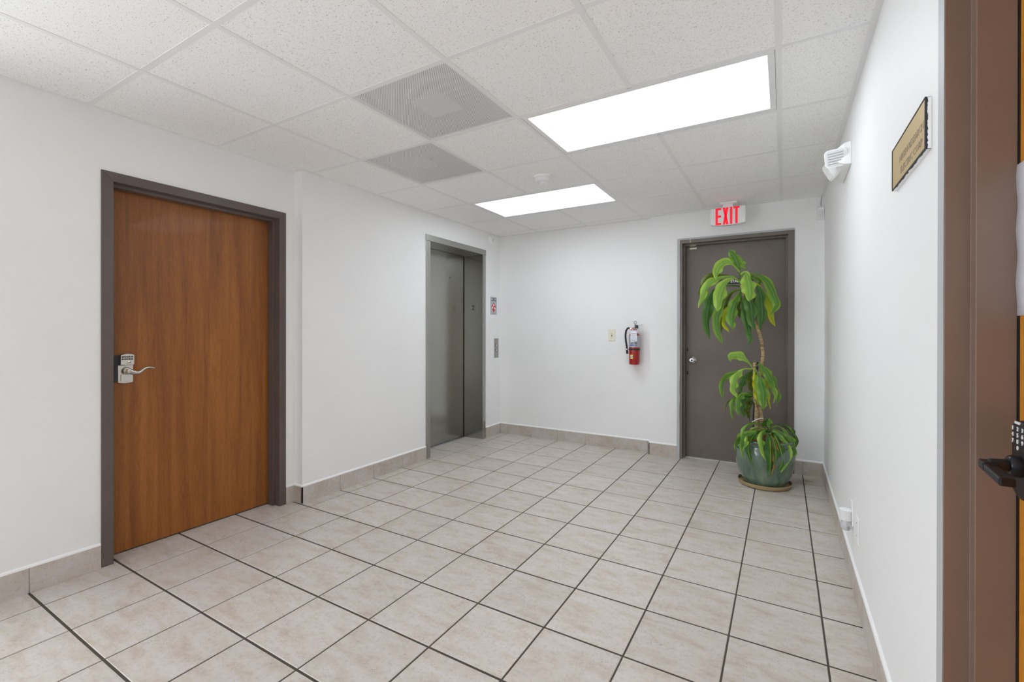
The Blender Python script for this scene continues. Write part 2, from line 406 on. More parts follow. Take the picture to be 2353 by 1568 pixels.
for j in rows:
    for i in range(0, 5):
        if (i, j) in inner: continue
        y0, y1 = gy(j), gy(j+1)
        if y1-y0 > .01: box('grid_bar', (gx(i)-T2, y0, ZC), (gx(i)+T2, y1, ZC+.03), GRIDM, ceil)
    y = gy(j)
    if y <= YF+.01: continue
    for i in cols:
        xa, xb = gx(i), gx(i+1)
        if i == -1 and y > YJ: xa = XE
        xa = xa+T2 if i >= 0 else xa; xb = xb-T2 if i < 4 else xb
        if i == 3 and j in (): continue
        box('grid_bar', (xa, y-T2, ZC+.0006), (xb, y+T2, ZC+.03), GRIDM, ceil)
def angle(a, b): box('wall_angle', (a[0], a[1], ZC-.0006), (b[0], b[1], ZC+.02), GRIDM, ceil)
angle((XL, YF), (XL+.022, YJ)); angle((XL+.022, YJ-.022), (XE+.022, YJ)); angle((XE, YJ), (XE+.022, YB))
angle((XE+.022, YB-.022), (XN, YB)); angle((XN, YR-.022), (XR-.022, YR)); angle((XR-.022, YF), (XR, YR))

# ceiling lights
def troffer(ci, cj, r, label):
    x0, x1, y0, y1 = gx(ci)+T2+.001, gx(cj)-T2-.001, gy(r)+T2+.001, gy(r+1)-T2-.001
    root = tag(empty('ceiling_light', ((x0+x1)/2, (y0+y1)/2, ZC)), label, 'ceiling light', 'recessed ceiling lights')
    f = MB(); a = .029
    for A, B in (((x0, y0), (x1, y0+a)), ((x0, y1-a), (x1, y1)), ((x0, y0+a), (x0+a, y1-a)), ((x1-a, y0+a), (x1, y1-a))):
        f.box((A[0], A[1], ZC+.001), (B[0], B[1], ZC+.07))
    f.build('door_frame', GRIDM, root, bevel=.003)
    box('lens', (x0+a, y0+a, ZC+.008), (x1-a, y1-a, ZC+.012), LENS, root)
    box('housing', (x0+a, y0+a, ZC+.045), (x1-a, y1-a, ZC+.07), GRIDM, root)
troffer(2, 4, 2, 'large rectangular recessed ceiling light next to the perforated vent with a square plate')
troffer(0, 2, 4, 'rectangular recessed ceiling light beside the smoke detector')

# ceiling vents with perforated faces
def m_perf():
    M = mat('perforated_sheet', (228, 228, 228), .5, .1); N = NT(M); tc = N.n('ShaderNodeTexCoord')
    mp = N.n('ShaderNodeMapping'); mp.inputs['Scale'].default_value = (125, 125, 0); mp.inputs['Rotation'].default_value = (0, 0, math.radians(45)); N.l(tc, 'Object', mp, 0)
    fr = N.n('ShaderNodeVectorMath', _operation='FRACTION'); N.l(mp, 0, fr, 0)
    sb = N.n('ShaderNodeVectorMath', _operation='SUBTRACT'); sb.inputs[1].default_value = (.5, .5, 0); N.l(fr, 0, sb, 0)
    ln = N.n('ShaderNodeVectorMath', _operation='LENGTH'); N.l(sb, 0, ln, 0)
    lt = N.n('ShaderNodeMath', _operation='LESS_THAN'); lt.inputs[1].default_value = .24; N.l(ln, 'Value', lt, 0)
    tr = N.n('ShaderNodeBsdfTransparent'); ms = N.n('ShaderNodeMixShader'); N.l(lt, 0, ms, 0); N.l(N.b, 0, ms, 1); N.l(tr, 0, ms, 2); N.l(ms, 0, N.t.nodes['Material Output'], 0)
    return M
PERF = m_perf(); PLEN = mat('plenum_grey', (140, 140, 140), .8); PLATE = mat('vent_plate', (205, 205, 205), .6)
def vent(ci, r, label, kind):
    x0, x1, y0, y1 = gx(ci)+T2+.001, gx(ci+1)-T2-.001, gy(r)+T2+.001, gy(r+1)-T2-.001; cx, cy = (x0+x1)/2, (y0+y1)/2
    root = tag(empty('ceiling_vent', (cx, cy, ZC)), label, 'vent', 'perforated ceiling vents')
    f = MB(); a = .006
    for A, B in (((x0, y0), (x1, y0+a)), ((x0, y1-a), (x1, y1)), ((x0, y0+a), (x0+a, y1-a)), ((x1-a, y0+a), (x1, y1-a))): f.box((A[0], A[1], ZC+.002), (B[0], B[1], ZC+.010))
    f.build('frame', GRIDM, root)
    s = MB(); hx, hy = (x1-x0)/2-a, (y1-y0)/2-a; s.add([(-hx, -hy, 0), (hx, -hy, 0), (hx, hy, 0), (-hx, hy, 0)], [(0, 3, 2, 1)])
    o = s.build('perforated_face', PERF, None, fixn=False); o.location = (cx, cy, ZC+.003); o.parent = root; o.location = (0, 0, .003)
    pb_ = MB().box((x0, y0, ZC+.045), (x1, y1, ZC+.05))
    for A, B in (((x0, y0), (x1, y0+a)), ((x0, y1-a), (x1, y1)), ((x0, y0+a), (x0+a, y1-a)), ((x1-a, y0+a), (x1, y1-a))): pb_.box((A[0], A[1], ZC+.010), (B[0], B[1], ZC+.045))
    pb_.build('plenum_box', PLEN, root)
    if kind == 'square':
        MB().box((cx-.10, cy-.10, ZC+.012), (cx+.10, cy+.10, ZC+.018)).build('deflector_plate', PLATE, root, bevel=.004)
        MB().lathe([(.14, .03), (.14, .045)], (cx, cy, ZC), n=32).build('duct_collar', PLEN, root)
    else:
        MB().lathe([(.075, .044), (.078, .012), (.070, .012), (.068, .044)], (cx, cy, ZC), n=32, cap=False).build('duct_collar', PLATE, root)
vent(1, 1, 'perforated grey ceiling vent with a square plate behind its face', 'square')
vent(0, 2, 'perforated grey ceiling vent with a round collar behind its face', 'round')

# smoke detector
c = (-1.545, 3.045, ZC+.003)
sd = tag(empty('smoke_detector', c), 'round white smoke detector on the ceiling between vent and light', 'smoke detector')
MB().lathe([(.070, 0), (.070, -.012), (.066, -.015)], c).build('base', WHITEP, sd, True)
MB().lathe([(.062, -.015), (.060, -.034), (.050, -.044), (.020, -.048), (.0, -.048)], c).build('cover', OFFW, sd, True)
MB().lathe([(.026, -.047), (.025, -.052), (.0, -.053)], c, n=20).build('vent_cap', WHITEP, sd, True)
# ------------------------------------------------------------------ doors
def frame(root, org, ux, n, Wd, Ht, M, face=.05, prot=.008, d1=.042, stop=.018, d2=.062):
    org = V(org); ux = V(ux); n = V(n)
    prof = [(0, -prot), (face, -prot), (face, d1), (face+stop, d1), (face+stop, d1+d2), (0.004, d1+d2)]
    def P(w, d, z): return org + ux*w + n*d + V((0, 0, z))
    for side in (0, 1):
        s = (lambda w: w) if side == 0 else (lambda w: Wd-w)
        MB().loft([[P(s(w), d, 0) for w, d in prof], [P(s(w), d, Ht-w) for w, d in prof]]).build('jamb', M, root, bevel=.0015)
    MB().loft([[P(w, d, Ht-w) for w, d in prof], [P(Wd-w, d, Ht-w) for w, d in prof]]).build('head', M, root, bevel=.0015)
    return P

# door 1: walnut door in the left wall
d1r = tag(empty('door_1', (XL, .966, 0)), 'walnut veneer door with silver keypad lock in a dark brown frame', kind='structure')
P = frame(d1r, (XL, .966, 0), (0, 1, 0), (-1, 0, 0), 1.023, 2.075, FRAME_L)
LX = -3.170
box('door_leaf', (LX-.042, 1.020, .008), (LX, 1.937, 2.022), WOOD, d1r)
box('bottom_seal', (LX-.03, 1.03, .002), (LX-.004, 1.93, .009), BLACKP, d1r)
# keypad lock on the walnut door
def lockp(u, v, x=LX+.03): return on_x(u, v, x)
lk = MB()
Z0, Z1 = .948, 1.106; ya, yb_ = 1.071, 1.136; ym = (ya+yb_)/2
outl = []
def arc_poly(y0, y1, z0, z1, bulge_t, bulge_b, n=8):
    top = [(y0+(y1-y0)*i/n, z1+bulge_t*math.sin(math.pi*i/n)) for i in range(n+1)]
    bot = [(y1-(y1-y0)*i/n, z0-bulge_b*math.sin(math.pi*i/n)) for i in range(n+1)]
    return top+bot
esc = MB().prism([(LX, y, z) for y, z in arc_poly(ya-.004, yb_, Z0, 1.045, .0, .006)], (.014, 0, 0)).build('lock_escutcheon', NICKEL, d1r, bevel=.003)
hs = MB().prism([(LX, y, z) for y, z in arc_poly(ya+.003, yb_, 1.046, 1.100, .008, .003)], (.030, 0, 0)).build('lock_keypad_housing', NICKEL, d1r, bevel=.003)
MB().prism([(LX, y, z) for y, z in arc_poly(ya-.020, yb_-.004, Z0+.006, 1.098, .0, .0)], (.012, 0, 0)).build('lock_black_slab', BLACKP, d1r)  # black slab behind the lock, reaching past one edge
MB().prism([(LX+.0139, y, z) for y, z in arc_poly(ya+.008, yb_-.009, Z0+.008, .992, .004, .003)], (.004, 0, 0)).build('lock_panel', NICKEL, d1r, bevel=.002)
digits = '1234567890'
for k in range(10):
    yy = ya+.012+.0105*(k % 5); zz = 1.0905-.0125*(k // 5)
    b_ = MB().lathe([(.0046, 0), (.0046, .0025), (.0038, .0035), (0, .0035)], (LX+.030, yy, zz), (1, 0, 0), 12).build('key_button', DARKG, hs)
    text('digit', digits[k], .0062, WHITEP, (LX+.0337, yy, zz), (0, 1, 0), (0, 0, 1), hs, depth=.0002)
MB().lathe([(.0095, 0), (.0095, .003), (.008, .004), (0, .004)], (LX+.030, ym+.004, 1.059), (1, 0, 0), 20).build('key_cylinder', CHROME, hs, True)
box('key_slot', (LX+.0338, ym-.001, 1.0582), (LX+.0348, ym+.009, 1.0598), BLACKP, hs)
MB().lathe([(.023, .013), (.022, .019), (.016, .024), (.015, .024)], (LX, ym, 1.012), (1, 0, 0), 24).build('lever_rose', NICKEL, esc, True)
MB().lathe([(.011, .02), (.010, .052), (.012, .060), (.0, .062)], (LX, ym, 1.012), (1, 0, 0), 20).build('lever_neck', NICKEL, esc, True)
lp = []; lr = []
for i in range(15):
    t = i/14; lp.append((LX+.056-.006*t, ym+.012*0+.118*t, 1.011-.010*math.sin(math.pi*min(t*1.6, 1))+.016*math.sin(math.pi*max(0, (t-.38)/.62)*.78))); lr.append(.0115*(1-t)**1.5+.0042)
MB().tube(lp, lr, 10).build('lever', NICKEL, d1r, True)

# door 2: elevator entrance
d2r = tag(empty('door_2', (XE, 3.85, 0)), 'brushed steel elevator entrance with its sliding door closed', kind='structure')
EX = -3.228; f0, f1, g0, g1 = 3.369, 3.429, 4.325, 4.386; zt = 2.113; ZT = 2.172
m_ = MB(); m_.prism([(XE+.010, f0, 0), (XE+.010, f1, 0), (EX+.004, f1+.0, 0), (EX+.004, f0+.03, 0), (XE-.002, f0+.03, 0), (XE-.002, f0, 0)], (0, 0, zt)); m_.build('jamb', STEEL_F, d2r, bevel=.002)
m_ = MB(); m_.prism([(XE+.010, g1, 0), (XE+.010, g0, 0), (EX+.004, g0-.006, 0), (EX+.004, g1-.03, 0), (XE-.002, g1-.03, 0), (XE-.002, g1, 0)], (0, 0, zt)); m_.build('jamb', STEEL, d2r, bevel=.002)
m_ = MB(); m_.prism([(XE-.002, f0-.002, zt), (XE+.012, f0-.002, zt), (XE+.012, f0-.002, ZT), (XE-.002, f0-.002, ZT)], (0, g1-f0+.005, 0))
m_.box((EX+.004, f1-.03, zt), (XE-.002, g0+.03, ZT-.012)); m_.build('lintel', STEEL_F, d2r, bevel=.0015)
box('door_panel', (EX-.045, f1-.04, .010), (EX-.004, g0-.010, zt+.04), STEEL, d2r)
box('door_gap', (EX-.05, g0-.010, .0), (EX-.012, g0+.02, zt+.04), BLACKP, d2r)
box('sill', (EX-.06, f1, -.001), (EX+.022, g0-.006, .0035), ALUM, d2r)
box('sill_groove', (EX-.05, f1, .003), (EX-.0, g0-.006, .0042), DARKG, d2r)
hp = on_x(1034.5, 638, EX-.004)
MB().lathe([(.008, 0), (.008, .002), (0, .002)], hp, (1, 0, 0), 14).build('key_hole', DARKG, d2r)
yj = g0-.003
pa = on_y(1078, 697, yj); pb = on_y(1097, 718.5, yj)
box('floor_plate', (pa.x, yj-.003, pb.z), (pb.x, yj+.004, pa.z), STEEL, d2r, bevel=.001)
text('floor_number', '2', .075, BLACKP, ((pa.x+pb.x)/2, yj-.0034, (pa.z+pb.z)/2), (1, 0, 0), (0, 0, 1), d2r, bold=.001)

# door 3: brown exit door
d3r = tag(empty('door_3', (-.405, YR, 0)), 'dark brown exit door with round knob behind the potted plant', kind='structure')
frame(d3r, (-.895, YR, 0), (1, 0, 0), (0, 1, 0), .978, 2.138, FRAME_B, face=.049, d1=.046, stop=.016, d2=.062)
DY = 4.766
box('door_leaf', (-.843, DY, .008), (.031, DY+.044, 2.088), FRAME_B, d3r)
kc = on_y(1590, 828, DY-.05); kc = V((kc.x, DY, kc.z))
kn = MB().lathe([(.034, 0), (.034, -.004), (.028, -.010), (.014, -.014), (.012, -.030), (.020, -.036), (.0275, -.046), (.0275, -.056), (.020, -.064), (.0, -.066)], kc, (0, 1, 0), 28).build('door_knob', CHROME, d3r, True)
MB().lathe([(.009, -.0655), (.009, -.068), (0, -.068)], kc, (0, 1, 0), 14).build('key_slot', DARKG, kn)
for vv in (803, 857):
    q = on_y(1580, vv, DY)
    for dz in (.007, -.009): MB().lathe([(.008, 0), (.008, -.004), (0, -.005)], (q.x, DY, q.z+dz), (0, 1, 0), 12).build('bolt_hole', BLACKP, d3r)
for u, v in ((1722, 569), (1765, 566)):
    q = on_y(u, v, DY); MB().lathe([(.008, 0), (.007, -.003), (0, -.004)], (q.x, DY, q.z), (0, 1, 0), 12).build('screw_plug', FRAME_B, d3r, True)
q = on_y(1593, 564.5, DY-.03); box('alarm_contact', (q.x-.028, DY-.062, q.z-.006), (q.x+.028, DY-.02, q.z+.008), IVORY, d3r, .002)
q2 = on_y(1593, 571.5, DY-.02); box('alarm_magnet', (q2.x-.033, DY-.022, q2.z-.008), (q2.x+.033, DY+.001, q2.z+.008), IVORY, d3r, .002)
MB().tube([(q.x-.014, YR-.010, 2.150), (q.x-.014, YR-.011, 2.09), (q.x-.01, YR-.008, q.z+.03), (q.x-.006, DY-.05, q.z+.006)], .0026, 6).build('contact_wire', IVORY, d3r, True)
q = on_y(1692, 646.5, DY); sg = box('stair_sign', (q.x-.145, DY-.004, q.z-.024), (q.x+.145, DY+.001, q.z+.024), BLACKP, d3r, .001)
text('sign_letters', 'STAIRS', .036, WHITEP, (q.x, DY-.0045, q.z), (1, 0, 0), (0, 0, 1), sg, bold=.0008, sx=.9)
# ragged wall paint over the frame edge
def ragged(root, a, b, wdir, wmin, wmax, n, th, M, seed, out):
    rr = random.Random(seed); a = V(a); b = V(b); wd = V(wdir); out = V(out); N_ = 26; p1 = []; p2 = []
    for i in range(N_+1):
        t = i/N_; p1.append(a.lerp(b, t)); p2.append(a.lerp(b, t)+wd*(wmin+(wmax-wmin)*rr.random()))
    mb = MB()
    for i in range(N_): mb.add([p1[i], p2[i], p2[i+1], p1[i+1], p1[i]+out, p2[i]+out, p2[i+1]+out, p1[i+1]+out], [(4, 5, 6, 7), (1, 2, 6, 5), (0, 4, 7, 3), (0, 1, 5, 4), (3, 7, 6, 2), (0, 3, 2, 1)])
    mb.build('paint_overlap', M, root, fixn=True)
ragged(d3r, (-.895, YR-.0081, 0), (-.895, YR-.0081, 2.138), (1, 0, 0), .023, .027, 30, 0, GREYPAINT, 3, (0, -.0012, 0))
ragged(d3r, (-.872, YR-.0081, 2.138), (.083, YR-.0081, 2.138), (0, 0, -1), .015, .017, 30, 0, GREYPAINT, 4, (0, -.0012, 0))

# door 4: orange wooden door at the right
d4r = tag(empty('door_4', (XR, .84, 0)), 'orange wooden door with black keypad lever lock in a brown frame', kind='structure')
frame(d4r, (XR, 1.338, 0), (0, -1, 0), (1, 0, 0), .995, 2.125, FRAME_R, face=.044, prot=.005, d1=.037, stop=.026, d2=.060)
RX = .3975
box('door_leaf', (RX, .392, .008), (RX+.044, 1.290, 2.078), WOOD_R, d4r)
box('edge_black_strip', (RX-.002, 1.2625, .004), (RX+.002, 1.2690, 2.06), BLACKP, d4r)  # thin black strip on the leaf, running along the door stop
ragged(d4r, (XR-.0051, 1.338, 0), (XR-.0051, 1.338, 2.125), (0, -1, 0), .041, .0435, 30, 0, GREYPAINT, 5, (-.0008, 0, 0))
# black keypad lock
bx0 = .366; yk0, yk1 = 1.125, 1.200
lb = MB().prism([(RX, y, z) for y, z in arc_poly(yk0, yk1, .945, 1.066, .010, .012)], (bx0-RX, 0, 0)).build('lock_body', BLACKM, d4r, bevel=.006)
rows_ = ['123', '456', '789', ' 0 ']
for r_, s_ in enumerate(rows_):
    for c_, ch in enumerate(s_):
        if ch == ' ': continue
        q = on_x(2328+11*c_, 983+14.6*r_+4.2*c_, bx0)
        text('digit', ch, .0105, WHITEP, (bx0-.0006, q.y, q.z), (0, -1, 0), (0, 0, 1), lb, bold=.0002)
q = on_x(2338.5, 972.5, bx0); box('status_window', (bx0-.001, q.y-.010, q.z-.0022), (bx0+.001, q.y+.010, q.z+.0022), OFFW, lb)
sy, sz = 1.160, .994
MB().lathe([(.0195, 0), (.0195, -.012), (.0165, -.016)], (bx0, sy, sz), (1, 0, 0), 24).build('lever_rose', BLACKM, lb, True)
lv = MB()
lv.tube([(bx0, sy, sz), (.345, sy, sz), (.324, sy, sz-.001)], [.0115, .0110, .0105], 16)
lv.prism([(.314, sy+.012, sz-.011), (.314, sy+.012, sz+.006), (.335, sy+.012, sz+.006), (.335, sy+.012, sz-.011)], (0, -.026, -.002))
lv.prism([(.314, sy-.014, sz-.013), (.314, sy-.014, sz+.002), (.335, sy-.014, sz+.002), (.335, sy-.014, sz-.013)], (.0, -.072, -.006))
lv.build('lever', BLACKM, lb, bevel=.003)
# notice taped to the orange door
pt = on_x(2341, 380, RX); pbm = on_x(2341, 726, RX)
no = MB(); vs = []; K = 14
for i in range(K+1):
    z = pt.z+(pbm.z-pt.z)*i/K
    for j in range(5):
        y = pt.y-.216*j/4; bul = (.002+.0012*math.sin(i*1.3))*(1-j/4)**2
        vs.append((RX-.0012-bul, y+(.0012*math.sin(i*1.9) if j == 0 else 0), z))
no.add(vs, [(i*5+j, i*5+j+1, (i+1)*5+j+1, (i+1)*5+j) for i in range(K) for j in range(4)])
o = no.build('paper_notice', PAPER, None, True); sm = o.modifiers.new('thick', 'SOLIDIFY'); sm.thickness = .0004
tag(o, 'white paper sheet taped on the orange wooden door', 'paper')

# ------------------------------------------------------------------ wall fittings
# exit sign
sy_ = 4.44; a = on_y(1632.5, 481, sy_); b = on_y(1713, 515, sy_)
x0, x1 = a.x, b.x; zb, ztp = on_y(1634, 521.5, sy_).z, on_y(1672, 476, sy_).z; zb2 = zb
es = tag(empty('exit_sign', ((x0+x1)/2, sy_+.02, ZC)), 'white hanging sign with red EXIT letters above the brown door', 'exit sign')
N_ = 12; pts = [(x0+(x1-x0)*i/N_, sy_, zb+.012-.012*math.sin(math.pi*(i/N_))) for i in range(N_+1)]
pts += [(x1+.003, sy_, (zb+ztp)/2), (x1-.001, sy_, ztp), (x0+.001, sy_, ztp), (x0-.003, sy_, (zb+ztp)/2)]
MB().prism(pts, (0, .045, 0)).build('housing', WHITEP, es, bevel=.006)
box('canopy', ((x0+x1)/2-.062, sy_-.012, ZC-.020), ((x0+x1)/2+.075, sy_+.055, ZC-.0005), WHITEP, es, .003)
box('mount_stem', ((x0+x1)/2-.04, sy_+.008, ztp-.004), ((x0+x1)/2+.04, sy_+.036, ZC-.018), WHITEP, es)
cx = (x0+x1)/2-.004; lh = .150; z0 = (zb+ztp)/2-lh/2+.003; st = .0195; yq = sy_-.0012
def letter(name, polys):
    mb = MB()
    for poly in polys: mb.prism([(x, yq, z0+z) for x, z in poly], (0, .003, 0))
    mb.build(name, EXITR, es)
def R_(x, z, w, h): return [(x, z), (x+w, z), (x+w, z+h), (x, z+h)]
lx = cx-.095; lw = .047
letter('letter', [R_(lx, 0, st, lh), R_(lx+st, lh-st*.9, lw-st, st*.9), R_(lx+st, 0, lw-st, st*.9), R_(lx+st, lh/2-st*.45, lw-st-.001, st*.9)])
lx = cx-.036; 
letter('letter', [[(lx, 0), (lx+st, 0), (lx+.047, lh), (lx+.047-st, lh)], [(lx+.047, 0), (lx+.047-st, 0), (lx, lh), (lx+st, lh)]])
letter('letter', [R_(cx+.022, 0, st, lh)])
lx = cx+.050
letter('letter', [R_(lx+.0145, 0, st, lh-st*.9), R_(lx, lh-st*.9, .0485, st*.9)])

# emergency light
em = tag(empty('emergency_light', (XR, 3.05, 2.15)), 'white twin head emergency light high on the wall near the corner', 'emergency light')
m_ = MB(); bz0, bz1, by0, by1 = 2.094, 2.212, 2.878, 3.24
m_.loft([[(XR, by0, bz0), (XR, by1, bz0), (XR, by1, bz1), (XR, by0, bz1)], [(XR-.030, by0+.004, bz0+.004), (XR-.030, by1-.004, bz0+.004), (XR-.030, by1-.004, bz1-.004), (XR-.030, by0+.004, bz1-.004)],
         [(XR-.058, by0+.022, bz0+.022), (XR-.058, by1-.022, bz0+.022), (XR-.058, by1-.022, bz1-.022), (XR-.058, by0+.022, bz1-.022)]])
m_.build('body', WHITEP, em, bevel=.004)
def lamp_head(c, fwd, lens):
    f_ = V(fwd).normalized(); r_ = f_.cross(V((0, 0, 1))).normalized(); u_ = r_.cross(f_); c = V(c)
    def rr(w, h, rad, d, n=4):
        pts = []
        for qx, qz, a0 in ((1, 1, 0), (-1, 1, 90), (-1, -1, 180), (1, -1, 270)):
            for k in range(n+1):
                an = math.radians(a0+90*k/n); pts.append(c+f_*d+r_*(qx*(w/2-rad)+rad*math.cos(an))+u_*(qz*(h/2-rad)+rad*math.sin(an)))
        return pts
    hd = MB().loft([rr(.030, .030, .012, -.052), rr(.062, .062, .02, -.045), rr(.098, .088, .02, -.006), rr(.100, .090, .02, 0), rr(.100, .090, .02, .006)]).build('lamp_head', WHITEP, em, True)
    MB().loft([rr(.088, .078, .016, .0055), rr(.088, .078, .016, .0085)]).build('lens', OFFW if lens else WHITEP, hd)
    if lens:
        gm = MB()
        for k in range(5):
            z = -.026+.013*k
            gm.add([c+f_*.0085+r_*s*.034+u_*(z+dz) for s, dz in ((-1, -.002), (1, -.002), (1, .002), (-1, .002))] + [c+f_*.0115+r_*s*.034+u_*(z+dz) for s, dz in ((-1, -.001), (1, -.001), (1, .001), (-1, .001))],
                   [(4, 5, 6, 7), (0, 1, 5, 4), (1, 2, 6, 5), (2, 3, 7, 6), (3, 0, 4, 7), (0, 3, 2, 1)])
        gm.build('lens_ribs', ALUM, hd)
    return hd
c1 = on_y(1921, 363, 2.90); lamp_head(c1, (-.25, -.88, -.42), True)
c2 = on_y(1905, 396, 3.06); lamp_head(c2, (-.88, -.10, -.46), False)
MB().tube([c1+V((.018, .045, .02)), (XR-.05, 2.97, 2.13)], .012, 10).build('swivel', WHITEP, em, True)
MB().tube([c2+V((.04, .005, .022)), (XR-.04, 3.12, 2.12)], .012, 10).build('swivel', WHITEP, em, True)

# motion detector in the corner
pd = tag(empty('motion_detector', (.27, YR, 2.24)), 'small white motion detector with a cable in the wall corner', 'motion detector')
a = on_y(1877, 476, YR-.04); b = on_y(1897, 502, YR-.04); mx0, mx1 = a.x, b.x; mz0, mz1 = b.z, on_y(1887, 474, YR-.04).z
MB().loft([[(mx0+.004, YR, mz0), (mx1, YR, mz0), (mx1, YR, mz1), (mx0+.004, YR, mz1)], [(mx0, YR-.03, mz0), (mx1-.002, YR-.03, mz0), (mx1-.002, YR-.03, mz1), (mx0, YR-.03, mz1)], [(mx0+.006, YR-.048, mz0+.012), (mx1-.010, YR-.048, mz0+.012), (mx1-.010, YR-.048, mz1-.012), (mx0+.006, YR-.048, mz1-.012)]]).build('body', WHITEP, pd, bevel=.004)
MB().prism([(mx0+.010+.034*(.5-.5*math.cos(math.pi*i/8)), YR-.0485, mz0+.062+.012*math.sin(math.pi*i/8)) for i in range(9)]+[(mx0+.044, YR-.0485, mz0+.014), (mx0+.010, YR-.0485, mz0+.014)], (0, -.006, 0)).build('sensor_window', OFFW, pd, bevel=.002)
MB().tube([(.276, YR-.012, mz1-.004), (.273, YR-.010, mz1+.02), (.274, YR-.008, 2.34), (.278, YR-.012, ZC-.001)], .0035, 6).build('cable', ALUM, pd, True)

# sounder on the elevator wall
q = on_x(1128, 553, XE)
ws = tag(empty('wall_sounder', q), 'small round white sounder on the wall above the elevator call panel', 'sounder')
MB().lathe([(.050, 0), (.050, .016), (.044, .024), (0, .026)], (XE, q.y, q.z), (1, 0, 0), 28).build('body', WHITEP, ws, True)
for dz in (.012, -.008): MB().lathe([(.005, .0255), (.005, .0275), (0, .0275)], (XE, q.y+.012, q.z+dz), (1, 0, 0), 10).build('grille_hole', DARKG, ws)

# elevator fire sign
a = on_x(1127, 682, XE); b = on_x(1141, 724, XE)
fs = tag(empty('fire_warning_sign', (XE, (a.y+b.y)/2, b.z)), 'silver elevator sign with a red diamond above the call panel', 'sign')
yc, zc_ = (a.y+b.y)/2, (a.z+b.z)/2; hh = a.z-b.z
box('plate', (XE, a.y, b.z), (XE+.003, b.y, a.z), LABEL, fs)
for k, (s_, z_) in enumerate((('IN CASE OF', .088), ('FIRE', .075), ('USE STAIRWAY', .061))):
    text('lettering', s_, .0165, PRINT, (XE+.0032, yc, zc_+z_), (0, 1, 0), (0, 0, 1), fs, bold=.0004)
dm = MB().prism([(XE+.003, yc+y, zc_-.018+z) for y, z in ((0, -.062), (.052, 0), (0, .062), (-.052, 0))], (.0008, 0, 0)).build('diamond', REDP, fs)
for y, z in ((.0, .026), (-.026, -.004), (.022, -.010)):
    MB().lathe([(.014, 0), (.014, .0006), (0, .0006)], (XE+.0038, yc+y, zc_-.018+z), (1, 0, 0), 16).build('white_dot', PAPER, dm)
text('lettering', 'ELEVATOR', .011, REDP, (XE+.0032, yc, zc_-.091), (0, 1, 0), (0, 0, 1), fs)

# elevator call panel
a = on_x(1135.3, 778, XE); b = on_x(1145, 822, XE)
cp = tag(empty('call_panel', (XE, (a.y+b.y)/2, b.z)), 'narrow steel elevator call panel with two round buttons', 'call panel')
box('plate', (XE, a.y, b.z), (XE+.004, b.y, a.z), STEEL_F, cp, .001)
for k, vv in enumerate((794, 805)):
    q = on_x(1140.3, vv, XE+.004)
    bt = MB().lathe([(.017, 0), (.017, .004), (.013, .004)], (XE+.004, q.y, q.z), (1, 0, 0), 24, cap=False).build('button_ring', DARKG, cp, True)
    MB().lathe([(.0125, 0), (.0125, .005), (.011, .006), (0, .006)], (XE+.004, q.y, q.z), (1, 0, 0), 20).build('button', OFFW, cp, True)

# light switch
a = on_y(1398, 757, YB); b = on_y(1414.5, 784, YB)
ls = tag(empty('light_switch', ((a.x+b.x)/2, YB, (a.z+b.z)/2)), 'ivory key switch plate on the wall left of the fire extinguisher', 'switch')
box('plate', (a.x, YB-.006, b.z), (b.x, YB, a.z), IVORY, ls, .003)
cx, cz = (a.x+b.x)/2, (a.z+b.z)/2
box('key_slot', (cx-.005, YB-.007, cz-.013), (cx+.005, YB-.0055, cz+.013), DARKG, ls)
box('toggle', (cx-.004, YB-.016, cz-.001), (cx+.004, YB-.006, cz+.008), IVORY, ls, .001)
for dz in (.030, -.030): MB().lathe([(.003, 0), (.003, -.0012), (0, -.0014)], (cx, YB-.006, cz+dz), (0, 1, 0), 10).build('screw', ALUM, ls)

# fire extinguisher
ey = YB-.078; q = on_y(1457.5, 838, ey); ex, ez = q.x, q.z
fe = tag(empty('fire_extinguisher', (ex, ey, ez)), 'red fire extinguisher with silver label and white tag on the wall', 'fire extinguisher')
rad = .0535; top = on_y(1457, 771, ey).z-ez
MB().lathe([(.030, .003), (.044, 0), (rad-.003, .003), (rad, .010), (rad, top-.008), (rad-.004, top+.004), (.042, top+.016), (.026, top+.028), (.018, top+.034), (.018, top+.040)], (ex, ey, ez), n=40).build('cylinder', RED, fe, True)
zl0 = on_y(1457, 798, ey).z-ez; zl1 = on_y(1457, 771.5, ey).z-ez
lbm = MB(); aa = [math.radians(-200+220*i/24) for i in range(25)]; R1 = rad+.0006
lbm.add([(ex+R1*math.cos(t), ey+R1*math.sin(t), ez+z) for z in (zl0, zl1) for t in aa], [(i, i+1, 26+i, 25+i) for i in range(24)])
lab = lbm.build('label', LABEL, fe, True, fixn=False)
def on_cyl(ang, z, w, h, M, name, par, R=rad+.0011):     # a small patch wrapped on the cylinder
    t0 = math.radians(ang); dw = w/R; K = 6; mb = MB()
    mb.add([(ex+R*math.cos(t0-dw/2+dw*i/K), ey+R*math.sin(t0-dw/2+dw*i/K), ez+z+k*h) for k in (0, 1) for i in range(K+1)], [(i, i+1, K+2+i, K+1+i) for i in range(K)])
    return mb.build(name, M, par, fixn=False)
for k, an in enumerate((-122, -106, -88)): on_cyl(an, zl0+.012, .012, .016, BLUEP, 'pictogram', lab)
for k in range(5): on_cyl(-58, zl0+.014+.018*k, .024, .006, PRINT, 'print_line', lab)
for k in range(6): on_cyl(-140, zl0+.04+.013*k, .014, .006, PRINT, 'print_line', lab)
on_cyl(-104, zl0+.036, .030, .005, PRINT, 'print_line', lab)
zb_ = on_y(1457, 803, ey).z-ez
